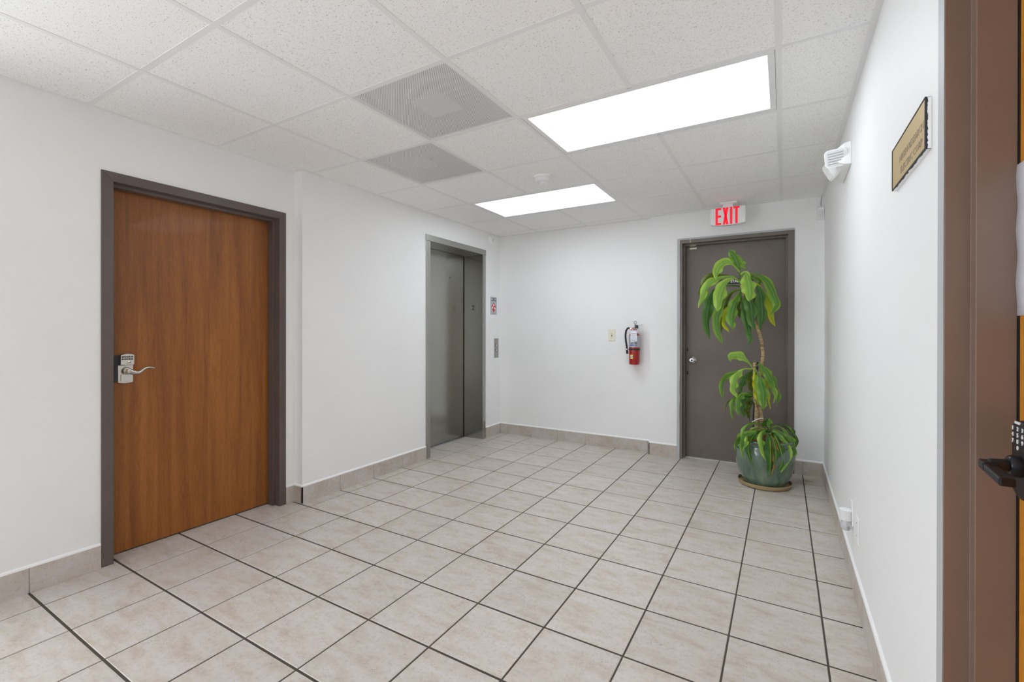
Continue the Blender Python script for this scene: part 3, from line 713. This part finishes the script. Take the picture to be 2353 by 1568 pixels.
MB().lathe([(rad+.0005, zb_-.008), (rad+.003, zb_-.008), (rad+.003, zb_+.008), (rad+.0005, zb_+.008)], (ex, ey, ez), n=36, cap=False).build('bracket_band', DARKG, fe, True)
box('wall_bracket', (ex-.025, ey+rad-.002, ez+.03), (ex+.025, YB, ez+top-.02), DARKG, fe)
zs = on_y(1452, 820, ey-rad).z-ez
st_ = on_cyl(-104, zs-.021, .030, .040, YELP, 'inspection_sticker', fe)
on_cyl(-104, zs-.008, .040, .015, PRINT, 'sticker_band', st_, rad+.0016); on_cyl(-104, zs-.005, .024, .009, PAPER, 'sticker_window', st_, rad+.0021)
vz = ez+top+.036
MB().lathe([(.020, -.004), (.020, .012), (.024, .014), (.024, .040), (.016, .046), (.012, .058), (0, .058)], (ex, ey, vz), n=20).build('valve', ALUM, fe, True)
MB().tube([(ex-.018, ey-.006, vz+.028), (ex-.048, ey-.008, vz+.027)], .009, 10).build('hose_fitting', CHROME, fe, True)
hpz = [(1446.5, 753.5), (1442, 755), (1438.5, 761), (1437.2, 772), (1438.2, 784), (1440, 795), (1440.6, 803)]
hz = [on_y(u, v, ey-.02) for u, v in hpz]
MB().tube(hz, .0095, 10).build('hose', BLACKP, fe, True)
MB().tube([hz[-1]+V((0, 0, .008)), hz[-1]+V((.0, 0, -.004))], .013, 10).build('hose_clip', CHROME, fe, True)
MB().tube([hz[-1]+V((0, 0, -.003)), hz[-1]+V((.004, 0, -.046))], [.010, .0115], 10).build('nozzle', BLACKP, fe, True)
h1 = on_y(1460, 749, ey); h2 = on_y(1477, 745.5, ey); h3 = on_y(1463, 755, ey); h4 = on_y(1476.5, 763.5, ey)
mb = MB(); dz = V((0, 0, .003)); yy = V((0, .011, 0))
mb.prism([h1-yy-dz, h2-yy-dz, h2-yy+dz, h1-yy+dz], yy*2); mb.build('squeeze_lever', ALUM, fe, bevel=.001)
mb = MB(); mb.prism([h3-yy-dz*2, h4-yy-dz, h4-yy+dz, h3-yy+dz*2], yy*2); mb.build('carry_handle', ALUM, fe, bevel=.001)
q = on_y(1464, 752, ey); box('handle_block', (q.x-.012, ey-.011, q.z-.016), (q.x+.010, ey+.011, q.z+.022), DARKG, fe, .002)
pr = on_y(1459.5, 741.5, ey-.01); ring = [pr+V((.012*math.cos(t), .004*math.cos(t), .014*math.sin(t))) for t in [2*math.pi*i/16 for i in range(17)]]
MB().tube(ring, .0022, 6).build('pull_pin', DARKG, fe, True); MB().tube([pr-V((0, 0, .014)), pr-V((0, 0, .034))], .005, 8).build('pin_tie', DARKG, fe, True)
ga = on_y(1453.8, 758.5, ey-.062)
gg = MB().lathe([(.016, .02), (.016, -.002), (.013, -.004), (0, -.004)], ga, (0, 1, 0), 20).build('pressure_gauge', REDP, fe, True)
MB().lathe([(.010, -.004), (.010, -.0048), (0, -.0048)], ga, (0, 1, 0), 16).build('gauge_dial', LABEL, gg)
t0 = on_y(1448.5, 760, ey-.066); t1 = on_y(1464, 786, ey-.066)
tg = MB().prism([(t0.x, ey-.066, t0.z), (t1.x-.004, ey-.066, t0.z+.002), (t1.x, ey-.068, t1.z+.004), (t0.x+.004, ey-.068, t1.z)], (0, .0008, 0)).build('inspection_tag', PAPER, fe)
for k in range(5): box('print_line', (t0.x+.010, ey-.0692, t0.z-.034-.016*k), (t1.x-.010, ey-.0660, t0.z-.031-.016*k), PRINT if k in (0, 4) else LABEL, tg)

# brass plaque
tx = .013; FXp = XR-tx
py0, py1 = 1.413, 1.792; pz0, pz1 = 1.665, 1.788
pq = tag(empty('wall_plaque', (XR, (py0+py1)/2, pz0)), 'brass plaque in a dark paint spattered frame beside the orange door', 'plaque')
box('base', (FXp+.003, py0, pz0), (XR, py1, pz1), NAVY, pq, .004)
fr = MB()
for A, B in (((py0, pz0), (py1, pz0+.004)), ((py0, pz1-.004), (py1, pz1)), ((py0, pz0+.004), (py0+.004, pz1-.004)), ((py1-.006, pz0+.004), (py1, pz1-.004))): fr.box((FXp, A[0], A[1]), (FXp+.004, B[0], B[1]))
fr.build('frame', DARKG, pq, bevel=.001)
box('brass_plate', (FXp+.0015, py0+.004, pz0+.004), (FXp+.004, py1-.006, pz1-.004), GOLD, pq)
a = on_x(2067, 365, FXp); b = on_x(2120, 288, FXp); s1 = .026
text('lettering', 'NIGEN RESEARCH', .0265, ENGRAVE, (FXp+.0012, (a.y+b.y)/2, on_x(2094, 327, FXp).z), (0, -1, 0), (0, 0, 1), pq, bold=.0, sx=1.22)
text('lettering', 'ELECTRIC CORP', .0265, ENGRAVE, (FXp+.0012, (on_x(2069, 394, FXp).y+on_x(2116, 328, FXp).y)/2, on_x(2094, 358, FXp).z), (0, -1, 0), (0, 0, 1), pq, bold=.0, sx=1.22)
ragged(pq, (XR-.0005, py0-.0001, pz0), (XR-.0005, py0-.0001, pz1-.003), (-1, 0, 0), .006, .0085, 30, 0, CAULK, 9, (0, -.0006, 0))
ragged(pq, (XR-.0005, py0+.004, pz0-.0001), (XR-.0005, py1, pz0-.0001), (-1, 0, 0), .006, .010, 30, 0, CAULK, 10, (0, 0, -.0006))

# two wall plates and a plug-in air freshener
for nm, lab_, y0, y1, z0_, z1_, dup in (('power_outlet', 'white outlet plate that holds the plug-in air freshener', 2.757, 2.830, .282, .394, True), ('blank_wall_plate', 'flat white wall plate beside the outlet with the air freshener', 2.563, 2.640, .268, .386, False)):
    r_ = tag(empty(nm, (XR, (y0+y1)/2, z0_)), lab_, 'wall plate')
    box('plate', (XR-.0065, y0, z0_), (XR, y1, z1_), WHITEP, r_, .0025)
    zm = (z0_+z1_)/2
    if dup:
        for dz in (.020, -.020): MB().lathe([(.016, 0), (.016, -.0015), (0, -.0015)], (XR-.0065, (y0+y1)/2, zm+dz), (1, 0, 0), 18).build('socket', OFFW, r_)
    for dz in ((0,) if dup else (.03, -.03)): MB().lathe([(.003, 0), (.003, -.0014), (0, -.0014)], (XR-.0065, (y0+y1)/2, zm+dz), (1, 0, 0), 10).build('screw', ALUM, r_)
ay = 2.785; tp = on_y(1944, 1171, ay); 
af = tag(empty('air_freshener', (tp.x, ay, .25)), 'white plug-in air freshener with a clear bottle above the baseboard', 'air freshener')
ztop = tp.z; axx = tp.x
MB().lathe([(.0, -.052), (.022, -.052), (.024, -.044), (.0245, -.010), (.029, -.003), (.029, .001), (.027, .002), (0, .002)], (axx, ay, ztop), n=24).build('body', WHITEP, af, True)
MB().lathe([(0, -.100), (.016, -.100), (.022, -.092), (.023, -.066), (.018, -.056), (.014, -.050), (0, -.05)], (axx, ay, ztop), n=24).build('refill_bottle', CLEAR, af, True)
box('plug', (axx+.015, ay-.014, ztop-.050), (XR-.008, ay+.014, ztop-.018), WHITEP, af, .003)

# ------------------------------------------------------------------ potted plant
PD = 3.705; pc = CP + (ray(1757, 900)*PD); PX, PY = pc.x, pc.y
pl = tag(empty('potted_dracaena', (PX, PY, 0)), 'tall cane plant with drooping green leaves in a green glazed pot', 'potted plant')
MB().lathe([(0, .004), (.150, .002), (.176, 0), (.190, .010), (.196, .034), (.192, .036), (.184, .014), (.10, .012), (0, .012)], (PX, PY, 0), n=48).build('saucer', SAUC, pl, True)
pot = MB().lathe([(0, .014), (.148, .014), (.156, .020), (.172, .055), (.192, .105), (.208, .165), (.2165, .225), (.2175, .270), (.212, .305), (.203, .322), (.2025, .330), (.209, .337), (.209, .344), (.203, .350), (.2035, .358), (.209, .366), (.206, .376), (.197, .378), (.192, .370), (.190, .30), (.0, .29)], (PX, PY, 0), n=64).build('pot', GLAZE, pl, True)
for s in (-1, 1):
    cc = V((PX, PY, .325)) + CR*(.213*s); mb = MB()
    mb.tube([cc+CR*s*(.004+.016*math.sin(math.pi*t/8)) + V((0, 0, .028*math.cos(math.pi*t/8))) for t in range(9)], .009, 8); mb.build('pot_lug', GLAZE, pot, True)
MB().lathe([(.150, .26), (.184, .386), (.189, .388), (.189, .372), (.181, .372), (.174, .345)], (PX, PY, 0), n=48, cap=False).build('inner_pot_rim', TERRA, pl, True)
MB().lathe([(0, .350), (.09, .352), (.178, .346), (.178, .335), (0, .335)], (PX, PY, 0), n=36).build('soil', SOIL, pl, True)
ZA = (1585, 560, 220/1437); ZB = (1635, 800, 180/1411); ZD = (1670, 940, 180/1377)
def zp(Z, x, y, dd=0): return at_depth(Z[0]+Z[2]*x, Z[1]+Z[2]*y, PD-dd)
def smooth_path(pts, n=18):
    out = []; P_ = [pts[0]]+pts+[pts[-1]]
    segs = len(pts)-1
    for k in range(n+1):
        t = k/n*segs; i = min(int(t), segs-1); f_ = t-i
        p0, p1, p2, p3 = P_[i], P_[i+1], P_[i+2], P_[i+3]
        out.append((p1*2+(p2-p0)*f_+(p0*2-p1*5+p2*4-p3)*f_*f_+(p1*3-p0-p2*3+p3)*f_**3)*.5)
    return out
# canes
t1 = smooth_path([zp(ZB, x, y, d) for x, y, d in ((905, 1560, 0), (905, 1400, 0), (880, 1200, .0), (845, 1000, -.01), (860, 700, -.02), (885, 420, -.02), (908, 260, -.02), (925, 120, -.02), (910, -20, -.02))] + [zp(ZA, x, y, d) for x, y, d in ((1085, 1500, -.02), (1050, 1370, -.02), (1005, 1220, -.02), (900, 960, -.02), (820, 780, -.01), (775, 620, 0))], 60)
MB().tube([t1[0]-V((0, 0, .10))]+t1, [.021]*2+[.021-.0085*min(1, k/22) for k in range(len(t1)-1)], 12).build('cane', BARK, pl, True)
t2 = smooth_path([zp(ZB, x, y, d) for x, y, d in ((790, 1560, .02), (795, 1300, .02), (795, 1050, .02), (775, 900, .02), (765, 600, .02), (775, 260, .02))], 30)
MB().tube([t2[0]-V((0, 0, .10))]+t2, [.021]*4+[.019]*8+[.010]*20, 12).build('cane', BARK, pl, True)
t3 = smooth_path([zp(ZD, x, y, .05) for x, y in ((720, 480), (718, 420), (720, 350))], 8)
MB().tube([t3[0]-V((0, 0, .06))]+t3, .017, 12).build('cane', BARK, pl, True)
stalk = smooth_path([zp(ZA, x, y, 0) for x, y in ((785, 660), (765, 540), (745, 430), (740, 360))], 10)
MB().tube(stalk, [.011-.0005*k for k in range(11)], 10).build('green_stalk', LF['dark'], pl, True)
MB().tube([zp(ZB, 745, 1560, .03)-V((0, 0, .08)), zp(ZB, 755, 1200, .03), zp(ZB, 790, 700, .0), zp(ZB, 832, 255, -.005)], .006, 8).build('support_stake', BLACKP, pl, True)
MB().tube([zp(ZB, x, y, d) for x, y, d in ((728, 1335, .045), (790, 1300, .052), (880, 1268, .05), (935, 1275, .035))], .0035, 6).build('white_tie', WHITEP, pl, True)
LEAVES = [
 (ZA, 'green', 140, .00, [(750, 420), (715, 300), (665, 190), (590, 92)], .02),
 (ZA, 'light', 150, .03, [(750, 430), (680, 340), (575, 275), (465, 320), (405, 420), (400, 548)], .07),
 (ZA, 'light', 110, -.02, [(745, 390), (760, 300), (790, 240), (800, 320), (855, 380)], -.06),
 (ZA, 'light', 215, .03, [(765, 470), (835, 435), (880, 560), (905, 700), (893, 870)], .17),
 (ZA, 'green', 150, .00, [(770, 470), (880, 455), (1000, 450), (1120, 530), (1210, 650), (1275, 790), (1303, 930), (1215, 1065)], .03),
 (ZA, 'dark', 180, .0, [(785, 520), (940, 560), (1045, 690), (1080, 880), (1085, 1100), (1065, 1312)], .06),
 (ZA, 'yellow', 180, -.03, [(790, 560), (980, 600), (1110, 730), (1180, 880), (1235, 1060), (1282, 1245)], -.06),
 (ZA, 'dark', 180, .03, [(790, 600), (870, 760), (920, 930), (940, 1120), (965, 1295)], .12),
 (ZA, 'dark', 125, .03, [(780, 640), (770, 800), (800, 950), (845, 1110), (895, 1300), (912, 1430), (875, 1535)], .09),
 (ZA, 'light', 190, .03, [(770, 580), (660, 515), (530, 600), (465, 740), (440, 880), (408, 1024)], .14),
 (ZA, 'olive', 95, -.02, [(760, 560), (640, 495), (500, 478), (350, 485), (240, 545), (180, 670), (122, 800)], -.06),
 (ZA, 'light', 120, .02, [(765, 570), (640, 490), (480, 515), (330, 570), (230, 690), (180, 850), (125, 975)], .06),
 (ZA, 'dark', 150, -.01, [(765, 640), (640, 630), (470, 650), (340, 760), (285, 900), (262, 1080), (262, 1250), (298, 1445)], .0),
 (ZA, 'green', 130, .01, [(770, 690), (650, 710), (545, 790), (470, 950), (405, 1110), (425, 1330), (492, 1512)], .05),
 (ZA, 'green', 160, .02, [(765, 690), (700, 850), (645, 1000), (628, 1150), (650, 1298)], .10),
 (ZA, 'yellow', 85, .0, [(745, 720), (640, 920), (550, 1040), (515, 1190), (590, 1335)], .02),
 (ZA, 'olive', 100, -.02, [(770, 680), (745, 800), (740, 950), (752, 1130)], -.08),
 (ZA, 'olive', 95, -.02, [(770, 690), (640, 740), (560, 880), (500, 1080), (475, 1345)], -.07),
 (ZA, 'dark', 120, -.03, [(780, 660), (860, 790), (985, 860), (1010, 980), (1000, 1130)], -.05),
 (ZA, 'green', 70, -.03, [(775, 540), (940, 500), (1030, 530), (1050, 600), (1085, 680)], -.05),
 (ZB, 'light', 150, .02, [(760, 400), (690, 290), (575, 170), (430, 140), (330, 155), (350, 255)], .06),
 (ZB, 'green', 95, .0, [(750, 390), (580, 385), (430, 440), (260, 520), (190, 660), (180, 800), (212, 920)], -.02),
 (ZB, 'light', 165, .03, [(750, 380), (600, 380), (490, 480), (415, 620), (405, 760), (455, 895)], .10),
 (ZB, 'dark', 115, .0, [(755, 395), (650, 470), (570, 620), (520, 760), (488, 858)], .0),
 (ZB, 'olive', 120, -.02, [(765, 400), (700, 470), (705, 600), (740, 810)], -.05),
 (ZB, 'green', 210, .04, [(785, 380), (850, 500), (900, 680), (935, 850), (930, 1115)], .13),
 (ZB, 'yellow', 95, .03, [(780, 400), (790, 600), (815, 800), (830, 1025)], .07),
 (ZB, 'green', 150, .0, [(775, 370), (860, 300), (960, 400), (1045, 530), (1125, 730)], .05),
 (ZB, 'yellow', 50, -.02, [(880, 390), (960, 520), (1010, 700), (1030, 880), (1062, 1115)], -.03),
 (ZB, 'green', 95, -.02, [(850, 340), (1020, 440), (1130, 560), (1180, 720), (1205, 880), (1175, 1085)], -.02),
 (ZB, 'light', 80, -.01, [(850, 340), (1000, 520), (1090, 700), (1160, 860), (1110, 1005)], .02),
 (ZB, 'green', 110, .02, [(740, 860), (620, 830), (525, 890), (485, 1010), (478, 1225)], .07),
 (ZB, 'green', 85, .01, [(740, 865), (570, 850), (430, 910), (365, 1060), (388, 1295)], .05),
 (ZB, 'dark', 105, .0, [(740, 870), (610, 890), (565, 1050), (592, 1262)], .02),
 (ZB, 'olive', 95, -.01, [(745, 870), (650, 940), (640, 1100), (662, 1265)], -.03),
 (ZB, 'olive', 26, .0, [(740, 865), (480, 890), (310, 965), (250, 1080), (262, 1225)], .0),
 (ZB, 'dark', 100, -.02, [(745, 850), (640, 840), (545, 950), (540, 1110)], -.05),
 (ZB, 'dark', 110, -.03, [(750, 840), (690, 820), (690, 930), (720, 1080)], -.07),
 (ZB, 'olive', 26, -.02, [(740, 900), (700, 1050), (680, 1210), (695, 1370)], -.05),
 (ZD, 'dark', 150, .04, [(720, 385), (712, 300), (706, 230), (712, 150)], .05),
 (ZD, 'green', 110, .05, [(722, 385), (740, 310), (752, 240), (757, 165)], .06),
 (ZD, 'green', 90, .05, [(705, 370), (570, 270), (440, 262), (340, 340), (295, 450), (268, 650), (285, 870)], .17),
 (ZD, 'light', 80, .05, [(700, 380), (560, 330), (440, 370), (370, 480), (335, 620), (278, 760)], .19),
 (ZD, 'stripe', 90, .06, [(700, 390), (570, 410), (460, 490), (395, 620), (385, 770), (430, 930), (510, 1012)], .21),
 (ZD, 'light', 115, .07, [(715, 370), (645, 430), (605, 560), (635, 740), (682, 905)], .22),
 (ZD, 'stripe', 165, .07, [(735, 370), (758, 550), (770, 750), (768, 950), (760, 1195)], .24),
 (ZD, 'stripe', 90, .06, [(755, 375), (815, 520), (855, 700), (862, 900), (795, 1015)], .22),
 (ZD, 'stripe', 115, .05, [(760, 385), (880, 540), (950, 740), (985, 940), (880, 1105)], .20),
 (ZD, 'green', 130, .05, [(760, 345), (900, 305), (1050, 420), (1150, 600), (1190, 750), (1130, 890)], .14),
 (ZD, 'stripe', 80, .03, [(765, 335), (940, 275), (1090, 335), (1185, 450), (1228, 570), (1195, 705)], .02),
 (ZD, 'dark', 85, .03, [(760, 380), (920, 430), (1040, 560), (1075, 745)], .12),
 (ZD, 'light', 100, .05, [(765, 380), (930, 470), (1060, 650), (1085, 860), (1040, 1000), (945, 1122)], .20),
 (ZD, 'green', 140, .02, [(660, 430), (420, 460), (250, 510), (175, 610), (145, 735)], .08),
 (ZD, 'olive', 60, .03, [(680, 400), (560, 395), (460, 395), (385, 440)], .07),
 (ZD, 'brown', 70, .06, [(760, 390), (840, 560), (880, 720), (888, 885)], .17),
 (ZD, 'brown', 55, .06, [(750, 400), (810, 800), (835, 1020), (775, 1190)], .21),
 (ZD, 'dark', 80, .02, [(720, 400), (640, 420), (560, 470), (500, 520)], .09),
 (ZD, 'green', 90, .03, [(740, 400), (860, 440), (940, 500), (1000, 590)], .13),
]
view = CF
for li, (Z, typ, wz, d0, pts, d1_) in enumerate(LEAVES):
    rr = random.Random(li*13+5); n = 22
    ctl = [zp(Z, x, y, d0+(d1_-d0)*i/(len(pts)-1)) for i, (x, y) in enumerate(pts)]
    path = smooth_path(ctl, n); wm = wz*Z[2]*PD/FPX
    if Z is ZD:                      # hang outside the pot wall
        for k, p in enumerate(path):
            k2 = min(1, max(0, (.47-p.z)/.08)); q = p-V((PX, PY, 0)); lat = q.dot(CR); dep = -q.dot(_fw); R0 = .236
            if k2 > 0 and abs(lat) < R0 and k > 2:
                need = math.sqrt(R0*R0-lat*lat)
                if dep > -.05 and dep < need: path[k] = p + (CP-p).normalized()*((need-dep)*k2)
    lens = [0]
    for a, b in zip(path, path[1:]): lens.append(lens[-1]+(b-a).length)
    vs = []; uvs = []; K = 6; ph = rr.uniform(0, 6.28); tw0 = rr.uniform(-.25, .25); fq = rr.uniform(7, 11)
    prev = None
    for k, p in enumerate(path):
        t = lens[k]/lens[-1]
        tan = (path[min(k+1, n)]-path[max(k-1, 0)]).normalized()
        side = tan.cross(view); side = (side.normalized() if side.length > .05 else CR)
        if prev and side.dot(prev) < 0: side = -side
        if prev: side = (side+prev*.6).normalized()
        prev = side
        nrm = side.cross(tan).normalized()
        if nrm.dot(view) > 0: nrm = -nrm
        an = tw0*math.sin(2.2*t+ph); s2 = side*math.cos(an)+nrm*math.sin(an); n2 = nrm*math.cos(an)-side*math.sin(an)
        pet = .22 if len(pts) >= 6 else (.10 if len(pts) == 5 else .0)
        prof = (.14+.86*min(1, max(0, t-pet)/.30)**1.1)*(max(0, 1-((t-.58)/.42)**2.3) if t > .58 else 1)
        hw = max(.0035 if t < .5 else .0008, wm*.5*prof)
        for j in range(K+1):
            s = j/K*2-1
            z = -hw*.34*s*s + .014*min(1, hw/.02)*math.sin(fq*t*2+ph+(1.5 if s > 0 else 0))*s*s*s*(1 if s > 0 else -1)
            hs_ = hw*(1+.13*math.sin(fq*1.9*t+ph+(2.1 if s > 0 else 0))*min(1, 3*t))*(1+.05*math.sin(31*t+ph*2+s))
            vs.append(p + s2*(hs_*s) + n2*z); uvs.append((j/K, t))
    mb = MB(); mb.add(vs, [(k*(K+1)+j, k*(K+1)+j+1, (k+1)*(K+1)+j+1, (k+1)*(K+1)+j) for k in range(n) for j in range(K)])
    o = mb.build('leaf', LF[typ], pl, True, fixn=False, angle=180)
    ul = o.data.uv_layers.new(name='uv')
    for lp_ in o.data.loops: ul.data[lp_.index].uv = uvs[lp_.vertex_index]
